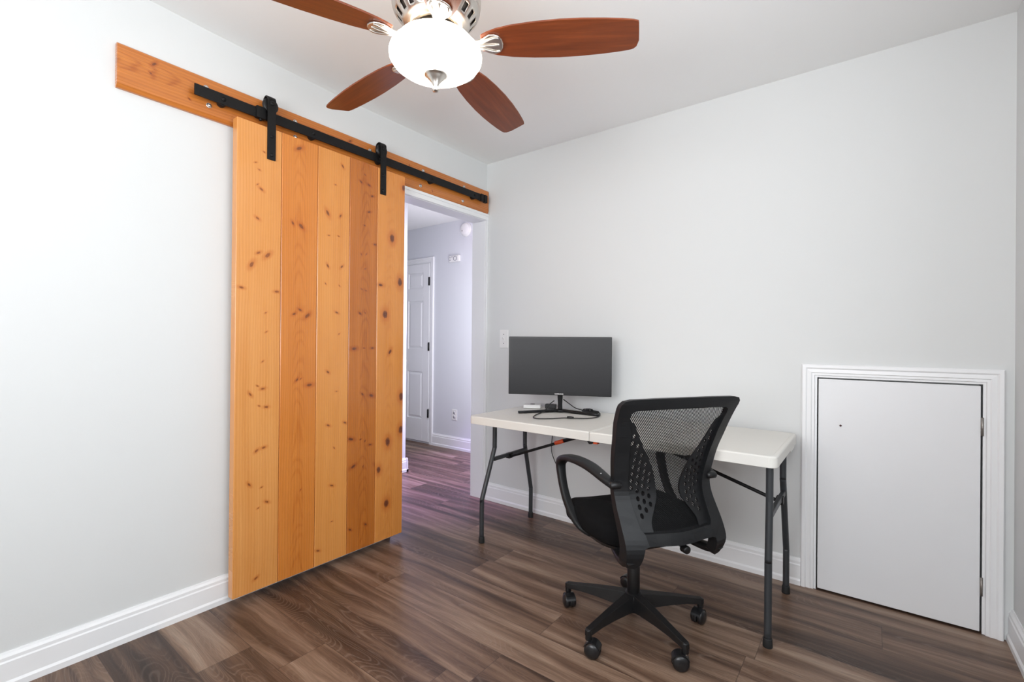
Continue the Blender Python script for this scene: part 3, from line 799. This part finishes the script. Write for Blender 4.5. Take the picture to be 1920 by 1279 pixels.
# ------------------------------------------------------------------ monitor
MR = math.radians(25.8)
mo = thing('computer_monitor', 'black flat computer monitor switched off, standing on the left of the white folding table', 'monitor', (.755, -.190, TZ), MR)
# local: x right, y away from the viewer (back), z up; origin at stand base
Wm, Hm = .600, .342; zb_ = .108; sag = .010; yf = -.085
def curved(x0, x1, z0, z1, yoff, thick, n=24):
    b = bmesh.new(); A = []
    for i in range(n + 1):
        x = x0 + (x1 - x0) * i / n; y = yf + yoff - sag * (2 * x / Wm) ** 2
        A.append([b.verts.new(p) for p in ((x, y, z0), (x, y, z1), (x, y + thick, z1), (x, y + thick, z0))])
    for P_, Q in zip(A, A[1:]):
        for j in range(4): b.faces.new((P_[j], P_[(j + 1) % 4], Q[(j + 1) % 4], Q[j]))
    b.faces.new(A[0]); b.faces.new(A[-1]); return b
case = obj('casing', curved(-Wm / 2, Wm / 2, zb_, zb_ + Hm, 0, .024), 'bezel', mo, local=True, bevel=.003)
obj('screen', curved(-Wm / 2 + .010, Wm / 2 - .010, zb_ + .018, zb_ + Hm - .010, -.0008, .002), 'screen', mo, local=True)
b = bmesh.new(); bx(b, -.17, .17, yf + .022, yf + .046, zb_ + .05, zb_ + .26); obj('rear_cover', b, 'bezel', mo, local=True, bevel=.012, seg=3)
b = bmesh.new(); sweep(b, [(0, -.010, .008), (0, -.014, .05), (0, -.020, .11), (0, -.030, .20)], (1, 0, 0), [.014, .013, .016, .020], [.010, .009, .010, .010], n=8, sub=3); obj('stand_neck', b, 'bezel', mo, local=True)
b = bmesh.new(); cyl(b, (0, -.006, 0), .030, .0005, .016, n=28, bev=.003); obj('stand_hub', b, 'bezel', mo, local=True)
for s in (-1, 1):
    a = math.radians(27); dx, dy = math.cos(a) * s, -math.sin(a)
    b = bmesh.new(); sweep(b, [(0, -.006, .010), (dx * .12, -.006 + dy * .12, .0088), (dx * .262, -.006 + dy * .262, .0068)], (-dy * s, dx * s, 0), [.014, .013, .0115], [.0085, .0078, .0062], n=8, e=5, sub=3)
    obj('stand_foot', b, 'bezel', mo, local=True)
def text_mesh(txt, size, ext=.0003):
    c = bpy.data.curves.new('lettering', 'FONT'); c.body = txt; c.size = size; c.extrude = ext; c.align_x = 'CENTER'; c.space_character = 1.15; c.offset = .0003
    o = bpy.data.objects.new('lettering', c); COL.objects.link(o)
    dg = bpy.context.evaluated_depsgraph_get(); me = bpy.data.meshes.new_from_object(o.evaluated_get(dg))
    bpy.data.objects.remove(o); return me
me = text_mesh('SAMSUNG', .0100); me.materials.append(M['logo'])
lo = bpy.data.objects.new('lettering', me); COL.objects.link(lo); lo.parent = mo; lo.location = (0.0, yf - .0006, zb_ + .0048); lo.rotation_euler = (PI / 2, 0, 0)

# things on the table
def cable_obj(name, pts, r, label, cat, sub=6, extra=None, group=None):
    b = bmesh.new(); tube(b, pts, r, 8, sub=sub)
    if extra: extra(b)
    return tag(obj(name, b, 'cable'), label, cat, group)
z0 = TZ + .0035
def plug(b): sweep(b, [(.916, -.382, z0 + .003), (.932, -.376, z0 + .003), (.950, -.372, z0 + .003)], (0, 0, 1), [.006, .0065, .005], [.0075, .008, .006], n=6)
cable_obj('video_cable', [(.740, -.235, .795), (.722, -.262, .772), (.712, -.290, .740), (.706, -.330, z0), (.722, -.400, z0), (.765, -.490, z0), (.812, -.505, z0), (.866, -.455, z0), (.900, -.398, z0), (.925, -.380, z0), (.983, -.352, z0), (1.022, -.300, z0), (1.028, -.225, z0), (.985, -.150, z0), (.930, -.110, z0), (.880, -.098, z0 + .002)],
          .0030, 'black video cable looping across the tabletop in front of the monitor stand', 'cable', extra=plug)
def coil(b):
    for q in range(3):
        cx, cy = .925, -.125; ps = []
        for i in range(17):
            a = 2 * PI * i / 16; ps.append((cx + (.070 - .006 * q) * math.cos(a) , cy + (.020 + .004 * q) * math.sin(a) - .02 * math.cos(a), TZ + .005 + .005 * q + .002 * math.sin(a * 2 + q)))
        tube(b, ps, .0028, 7, sub=2)
    sweep(b, [(.895, -.118, TZ + .017), (.915, -.126, TZ + .019), (.935, -.132, TZ + .017)], (0, 0, 1), [.009] * 3, [.010] * 3, n=6)
cable_obj('power_cable', [(.770, -.180, .800), (.790, -.140, .770), (.812, -.110, .745), (.850, -.085, z0 + .004), (.900, -.100, z0 + .006), (.960, -.150, z0 + .004)],
          .0028, 'black power cable coiled on the tabletop to the right of the monitor stand', 'cable', extra=coil)
b = bmesh.new()
tube(b, [(.640, -.095, TZ + .012), (.628, -.070, TZ + .010), (.622, -.046, TZ + .006), (.620, -.036, TZ - .02), (.612, -.034, .60), (.600, -.036, .50), (.606, -.042, .426), (.648, -.045, .345), (.682, -.045, .26), (.715, -.045, .153), (.765, -.050, .05), (.84, -.055, .004), (.92, -.06, .0035)], .0028, 8, sub=5)
tag(obj('hanging_cable', b, 'cable'), 'thin black cable hanging down behind the table toward the floor', 'cable')
b = bmesh.new(); bx(b, .600, .668, -.125, -.088, TZ + .0005, TZ + .028); bmesh.ops.rotate(b, verts=b.verts, cent=(.634, -.106, TZ), matrix=Matrix.Rotation(.35, 3, 'Z'))
tag(obj('power_adapter', b, 'blackplastic', bevel=.004, seg=3), 'black power adapter brick lying behind the monitor stand', 'adapter')
t = thing('network_box', 'small flat white electronic box behind the left foot of the monitor', 'electronic box', (.525, -.150, TZ), .5)
obj('body', box(-.055, .055, -.045, .045, .0005, .022), 'plastic_white', t, local=True, bevel=.005, seg=3)
b = bmesh.new(); cyl(b, (.0, .0, 0), .015, .021, .0235, n=24); obj('top_button', b, plain('dark_grey_disc', (.10, .09, .09), .5), t, local=True)

# ------------------------------------------------------------------ office chair
CH = Vector((1.478, -.801, 0)); TH = math.radians(147.2 - 90)
ch = thing('office_chair', 'black mesh back swivel office chair on casters pulled up before the table', 'chair', CH, TH)
# local: x right, y forward, z up
PZ = [.36, .37, .414, .45, .483, .525, .585, .635, .66, .742, .81, .869, .945, .96]
PY = [-.215, -.22, -.255, -.25, -.236, -.212, -.178, -.172, -.18, -.2, -.23, -.25, -.29, -.30]
def interp(z, X_, Y_):
    if z <= X_[0]: return Y_[0]
    for a, b_, c, d in zip(X_, X_[1:], Y_, Y_[1:]):
        if z <= b_: return c + (d - c) * (z - a) / (b_ - a)
    return Y_[-1]
def prof_y(z):
    return sum(interp(z + dz, PZ, PY) for dz in (-.03, -.015, 0, .015, .03)) / 5
def yb_(x, z): return prof_y(z) + (.80 * (x * x) - .034) * (1.0 if z < .76 else max(.35, 1 - (z - .76) * 3.6))
def catmull2(pts, sub=4, closed=True):
    out = []; n = len(pts)
    for i in range(n if closed else n - 1):
        p0, p1, p2, p3 = (Vector(pts[(i + d) % n]) if closed else Vector(pts[min(max(i + d, 0), n - 1)]) for d in (-1, 0, 1, 2))
        for k_ in range(sub):
            t = k_ / sub
            v = 0.5 * ((2 * p1) + (-p0 + p2) * t + (2 * p0 - 5 * p1 + 4 * p2 - p3) * t * t + (-p0 + 3 * p1 - 3 * p2 + p3) * t ** 3)
            out.append((v.x, v.y))
    if not closed: out.append(tuple(pts[-1]))
    return out
def plate(outline, holes, yfun, tfun, cuts_z, cuts_x=()):
    """planar outline with holes in (x,z) -> cut into strips -> bent to yfun, thickness tfun."""
    b = bmesh.new()
    for loop in [outline] + holes:
        vs = [b.verts.new((x, 0, z)) for x, z in loop]
        for i in range(len(vs)): b.edges.new((vs[i], vs[(i + 1) % len(vs)]))
    bmesh.ops.triangle_fill(b, use_beauty=True, use_dissolve=False, edges=b.edges[:], normal=(0, 1, 0))
    for z in cuts_z:
        bmesh.ops.bisect_plane(b, geom=b.verts[:] + b.edges[:] + b.faces[:], dist=1e-6, plane_co=(0, 0, z), plane_no=(0, 0, 1))
    for x in cuts_x:
        bmesh.ops.bisect_plane(b, geom=b.verts[:] + b.edges[:] + b.faces[:], dist=1e-6, plane_co=(x, 0, 0), plane_no=(1, 0, 0))
    o = bmesh.new(); F_ = {}; B_ = {}
    for v in b.verts:
        x, z = v.co.x, v.co.z; y = yfun(x, z); t = tfun(x, z) / 2
        F_[v] = o.verts.new((x, y + t, z)); B_[v] = o.verts.new((x, y - t, z))
    for f in b.faces:
        o.faces.new([F_[v] for v in f.verts]).smooth = False
        o.faces.new([B_[v] for v in reversed(f.verts)])
    for e in b.edges:
        if len(e.link_faces) == 1:
            u, v = e.verts; o.faces.new((F_[u], F_[v], B_[v], B_[u]))
    b.free(); return o
def mirror(h): return h + [(-x, z) for x, z in reversed(h) if abs(x) > 1e-6]
cz = [.37 + .0145 * i for i in range(1, 41)]
out_r = [(0, .956), (.12, .9555), (.215, .953), (.240, .948), (.2515, .936), (.2530, .922), (.247, .869), (.2365, .81), (.226, .742), (.2145, .66), (.2115, .585), (.2140, .50), (.2140, .43), (.210, .395), (.198, .372), (.172, .368), (.158, .385), (.154, .43), (.150, .445), (.135, .450), (0, .442)]
hole_r = [(0, .916), (.12, .9155), (.190, .913), (.205, .905), (.2065, .89), (.199, .86), (.187, .82), (.178, .76), (.170, .70), (.165, .65), (.158, .58), (.153, .53), (.150, .50), (.140, .487), (0, .482)]
def ring_t(x, z): return .024 + .020 * max(0, min(1, (.62 - z) / .2)) * (1 if abs(x) > .12 else .2)
o_ = mirror(out_r); h_ = mirror(hole_r)
obj('back_frame', plate(o_, [h_], yb_, ring_t, cz, (-.15, -.1, -.05, 0, .05, .1, .15)), 'frameplastic', ch, local=True, bevel=.004, seg=2, angle=50)
# perforated side wings
wing_in = [(.205, .885), (.190, .872), (.176, .862), (.150, .818), (.122, .770), (.086, .716), (.063, .665), (.052, .620), (.054, .585), (.074, .550), (.096, .515), (.098, .485)]
wi = catmull2(wing_in, 3, closed=False)
wing_out = [(.158, .475), (.162, .53), (.168, .585), (.175, .65), (.182, .71), (.190, .77), (.198, .82), (.212, .87)]
def inpoly(p, poly):
    c = False; n = len(poly)
    for i in range(n):
        (x1, y1), (x2, y2) = poly[i], poly[(i + 1) % n]
        if (y1 > p[1]) != (y2 > p[1]) and p[0] < (x2 - x1) * (p[1] - y1) / (y2 - y1) + x1: c = not c
    return c
def segd(p, poly):
    best = 9
    for i in range(len(poly)):
        a = Vector(poly[i]); b_ = Vector(poly[(i + 1) % len(poly)]); q = Vector(p); d = b_ - a
        t = max(0, min(1, (q - a).dot(d) / max(d.dot(d), 1e-12))); best = min(best, (a + d * t - q).length)
    return best
for sx in (1, -1):
    poly = wi + wing_out
    holes = []
    vis = [(x, z) for x, z in wi] + [(x - .012, z) for x, z in wing_out]
    for i in range(0, 7):
        for j in range(-1, 16):
            x = .060 + .0215 * i; z = .505 + .0265 * j + (.01325 if i % 2 else 0) - .012 * i * .3
            if inpoly((x, z), vis) and segd((x, z), vis) > .0125 and z > .515:
                rx, rz = .0066, .0088
                holes.append([(x + rx * math.cos(2 * PI * q / 12), z + rz * math.sin(2 * PI * q / 12)) for q in range(12)])
    P_ = [(sx * x, z) for x, z in poly]; Hs = [[(sx * x, z) for x, z in h] for h in holes]
    def wy(x, z): return yb_(x, z) + .004
    obj('side_wing', plate(P_, Hs, wy, lambda x, z: .007, cz), 'frameplastic', ch, local=True)
# mesh fabric, on the sitter's side of the wings
b = bmesh.new(); rows = []
zs = [.470 + (.925 - .470) * i / 40 for i in range(41)]
for z in zs:
    hw = interp(z, [.47, .53, .58, .65, .7, .76, .82, .86, .9, .925], [.160, .163, .168, .174, .180, .188, .197, .208, .215, .214])
    rows.append([b.verts.new((hw * (2 * i / 16 - 1), yb_(hw * (2 * i / 16 - 1), z) + .010, z)) for i in range(17)])
for A, B in zip(rows, rows[1:]):
    for i in range(16): b.faces.new((A[i], A[i + 1], B[i + 1], B[i])).smooth = True
obj('mesh_back', b, 'mesh', ch, local=True)
# brackets from the frame posts to the seat
b = bmesh.new()
for sx in (-1, 1):
    sweep(b, [(sx * .186, -.250, .405), (sx * .184, -.225, .382), (sx * .172, -.17, .378), (sx * .14, -.08, .386), (sx * .09, -.01, .388)], (1, 0, 0), [.022, .022, .022, .022, .022], [.022, .016, .012, .010, .008], n=8, sub=3)
obj('seat_bracket', b, 'blackplastic', ch, local=True)
# seat
b = bmesh.new(); rings = []
NS = 56
def seat_ring(sc, z, dy=0):
    r = []
    for i in range(NS):
        a = 2 * PI * i / NS; e = 3.6; ca, sa = math.cos(a), math.sin(a)
        x = abs(ca) ** (2 / e) * (1 if ca > 0 else -1) * .245; y = abs(sa) ** (2 / e) * (1 if sa > 0 else -1) * .225
        x *= 1 - .10 * max(0, -y / .225) ** 2
        zz = z - (.020 * max(0, (y - .12) / .1) ** 2 if z > .44 else 0) + .006 * (x / .24) ** 2
        r.append(b.verts.new((x * sc, y * sc + .012 + dy, zz)))
    return r
for sc, z in ((.86, .400), (.93, .402), (.985, .416), (1.0, .438), (.985, .462), (.95, .476), (.88, .484), (.7, .488), (.4, .487)): rings.append(seat_ring(sc, z))
for A, B in zip(rings, rings[1:]):
    for i in range(NS): b.faces.new((A[i], A[(i + 1) % NS], B[(i + 1) % NS], B[i])).smooth = True
b.faces.new(rings[0]); b.faces.new(rings[-1]).smooth = True
obj('seat', b, 'fabric', ch, local=True)
b = bmesh.new(); rr = []
for sc, z in ((.80, .386), (.88, .390), (.90, .402)): rr.append([b.verts.new((v[0], v[1], z)) for v in [(abs(math.cos(2 * PI * i / 40)) ** .55 * (1 if math.cos(2 * PI * i / 40) > 0 else -1) * .24 * sc, abs(math.sin(2 * PI * i / 40)) ** .55 * (1 if math.sin(2 * PI * i / 40) > 0 else -1) * .22 * sc + .01) for i in range(40)]])
for A, B in zip(rr, rr[1:]):
    for i in range(40): b.faces.new((A[i], A[(i + 1) % 40], B[(i + 1) % 40], B[i]))
b.faces.new(rr[0]); b.faces.new(rr[-1])
obj('seat_pan', b, 'blackplastic', ch, local=True)
b = bmesh.new(); bx(b, -.075, .075, -.10, .10, .352, .388); bx(b, -.045, .045, -.06, .06, .338, .356)
me_ = obj('tilt_mechanism', b, 'blackmetal', ch, local=True, bevel=.005, seg=2)
b = bmesh.new(); tube(b, [(.07, -.02, .366), (.10, -.10, .372), (.088, -.185, .378)], .005, 8, sub=3); cyl(b, (.086, -.20, .378), .015, -.016, .014, 'y', 20, .003)
obj('adjustment_lever', b, 'blackplastic', ch, local=True)
# armrests
for sx in (-1, 1):
    b = bmesh.new()
    pts = [(.218, -.188, .640), (.226, -.145, .654), (.236, -.07, .674), (.243, .01, .680), (.247, .085, .675), (.249, .135, .662), (.251, .162, .637), (.252, .152, .590), (.251, .132, .54), (.249, .098, .49), (.245, .05, .45), (.232, .01, .424), (.20, -.01, .405), (.15, -.01, .392)]
    Wd_ = [.016, .021, .027, .029, .029, .027, .021, .018, .017, .017, .018, .020, .020, .02]
    Th_ = [.012, .0135, .0125, .0125, .013, .0145, .0155, .015, .0145, .014, .013, .010, .008, .006]
    sweep(b, [(sx * x, y, z) for x, y, z in pts], (1, 0, 0), Wd_, Th_, n=10, e=3.2, sub=4)
    ar = obj('armrest', b, 'frameplastic', ch, local=True)
    b = bmesh.new(); lathe(b, [(0, -.020), (.010, -.020), (.0135, -.015), (.0135, .018), (.010, .022), (0, .022)], (sx * .212, -.190, .640), 20, 'x'); obj('arm_pivot', b, 'blackplastic', ar, local=True)
    b = bmesh.new(); cyl(b, (sx * .236, -.135, .668), .0035, 0, .0025, n=12); obj('arm_screw', b, 'chrome', ar, local=True)
# gas column and base
b = bmesh.new(); cyl(b, (0, 0, 0), .0250, .115, .300, n=28, bev=.002); lathe(b, [(.014, .30), (.014, .345)], (0, 0, 0), 20)
obj('gas_column', b, 'blackplastic', ch, local=True)
PH = math.radians(187.04) - TH
b = bmesh.new(); lathe(b, [(0, .058), (.022, .058), (.026, .066), (.038, .072), (.041, .100), (.037, .125), (.030, .136), (0, .137)], (0, 0, 0), 32)
base = obj('star_base', b, 'blackplastic', ch, local=True)
RB = .285
for i in range(5):
    a = PH + i * 2 * PI / 5; d = Vector((math.cos(a), math.sin(a), 0)); sd_ = Vector((-d.y, d.x, 0))
    b = bmesh.new()
    prev = None
    for (u, wt_, wb, zt, zb) in ((.02, .020, .030, .134, .072), (.07, .017, .025, .129, .078), (.15, .0145, .020, .119, .082), (.22, .0125, .0165, .108, .082), (.265, .0125, .0145, .100, .078), (.288, .011, .0125, .098, .076), (.297, .007, .008, .094, .076)):
        c = d * u
        ring = [b.verts.new(c + sd_ * s * w_ + Vector((0, 0, z))) for s, w_, z in ((-1, wb, zb), (1, wb, zb), (1, wt_, zt), (-1, wt_, zt))]
        if prev:
            for j in range(4): b.faces.new((prev[j], prev[(j + 1) % 4], ring[(j + 1) % 4], ring[j]))
        else: b.faces.new(ring)
        prev = ring
    b.faces.new(prev)
    c = d * RB; cyl(b, (c.x, c.y, 0), .0125, .058, .096, n=20, bev=.002)
    obj('base_arm', b, 'blackplastic', base, local=True, bevel=.004, seg=2)
    # caster
    ca = a + (2.3, 2.0, -2.2, -2.5, 1.0)[i]
    f = Vector((math.cos(ca), math.sin(ca), 0)); s_ = Vector((-f.y, f.x, 0)); cc = c + f * .016 + Vector((0, 0, .0285))
    def place(bm_, cc=cc, s_=s_, f=f):
        Mx = Matrix((s_, f, Vector((0, 0, 1)))).transposed().to_4x4(); Mx.translation = cc
        bmesh.ops.transform(bm_, matrix=Mx, verts=bm_.verts)
        return bm_
    b = bmesh.new()
    # hood: arc over the wheels
    for seg_ in ((-.004, .004),):
        A = []
        for q in range(15):
            an = math.radians(-25 + 215 * q / 14); A.append((math.cos(an) * .0305, math.sin(an) * .0305))
        poly_o = A; poly_i = [(x * .55, y * .55) for x, y in reversed(A)]
        prism(b, poly_o + poly_i, 'x', -.0045, .0045)
    prism(b, [(math.cos(math.radians(t_)) * .0318, math.sin(math.radians(t_)) * .0318) for t_ in range(20, 161, 14)] + [(math.cos(math.radians(t_)) * .0300, math.sin(math.radians(t_)) * .0300) for t_ in range(160, 19, -14)], 'x', -.019, .019)
    hd = obj('caster', place(b), 'casterp', ch, local=True)
    b = bmesh.new(); cyl(b, (c.x, c.y, 0), .0075, .040, .066, n=14); obj('caster_stem', b, 'chrome', hd, local=True)
    for s in (-1, 1):
        b = bmesh.new(); lathe(b, [(0, .005), (.026, .005), (.0285, .008), (.0285, .018), (.024, .0235), (.012, .0265), (0, .0272)], (0, 0, 0), 28, 'x')
        if s < 0: bmesh.ops.scale(b, vec=(-1, 1, 1), verts=b.verts)
        obj('caster_wheel', place(b), 'casterp', hd, local=True)
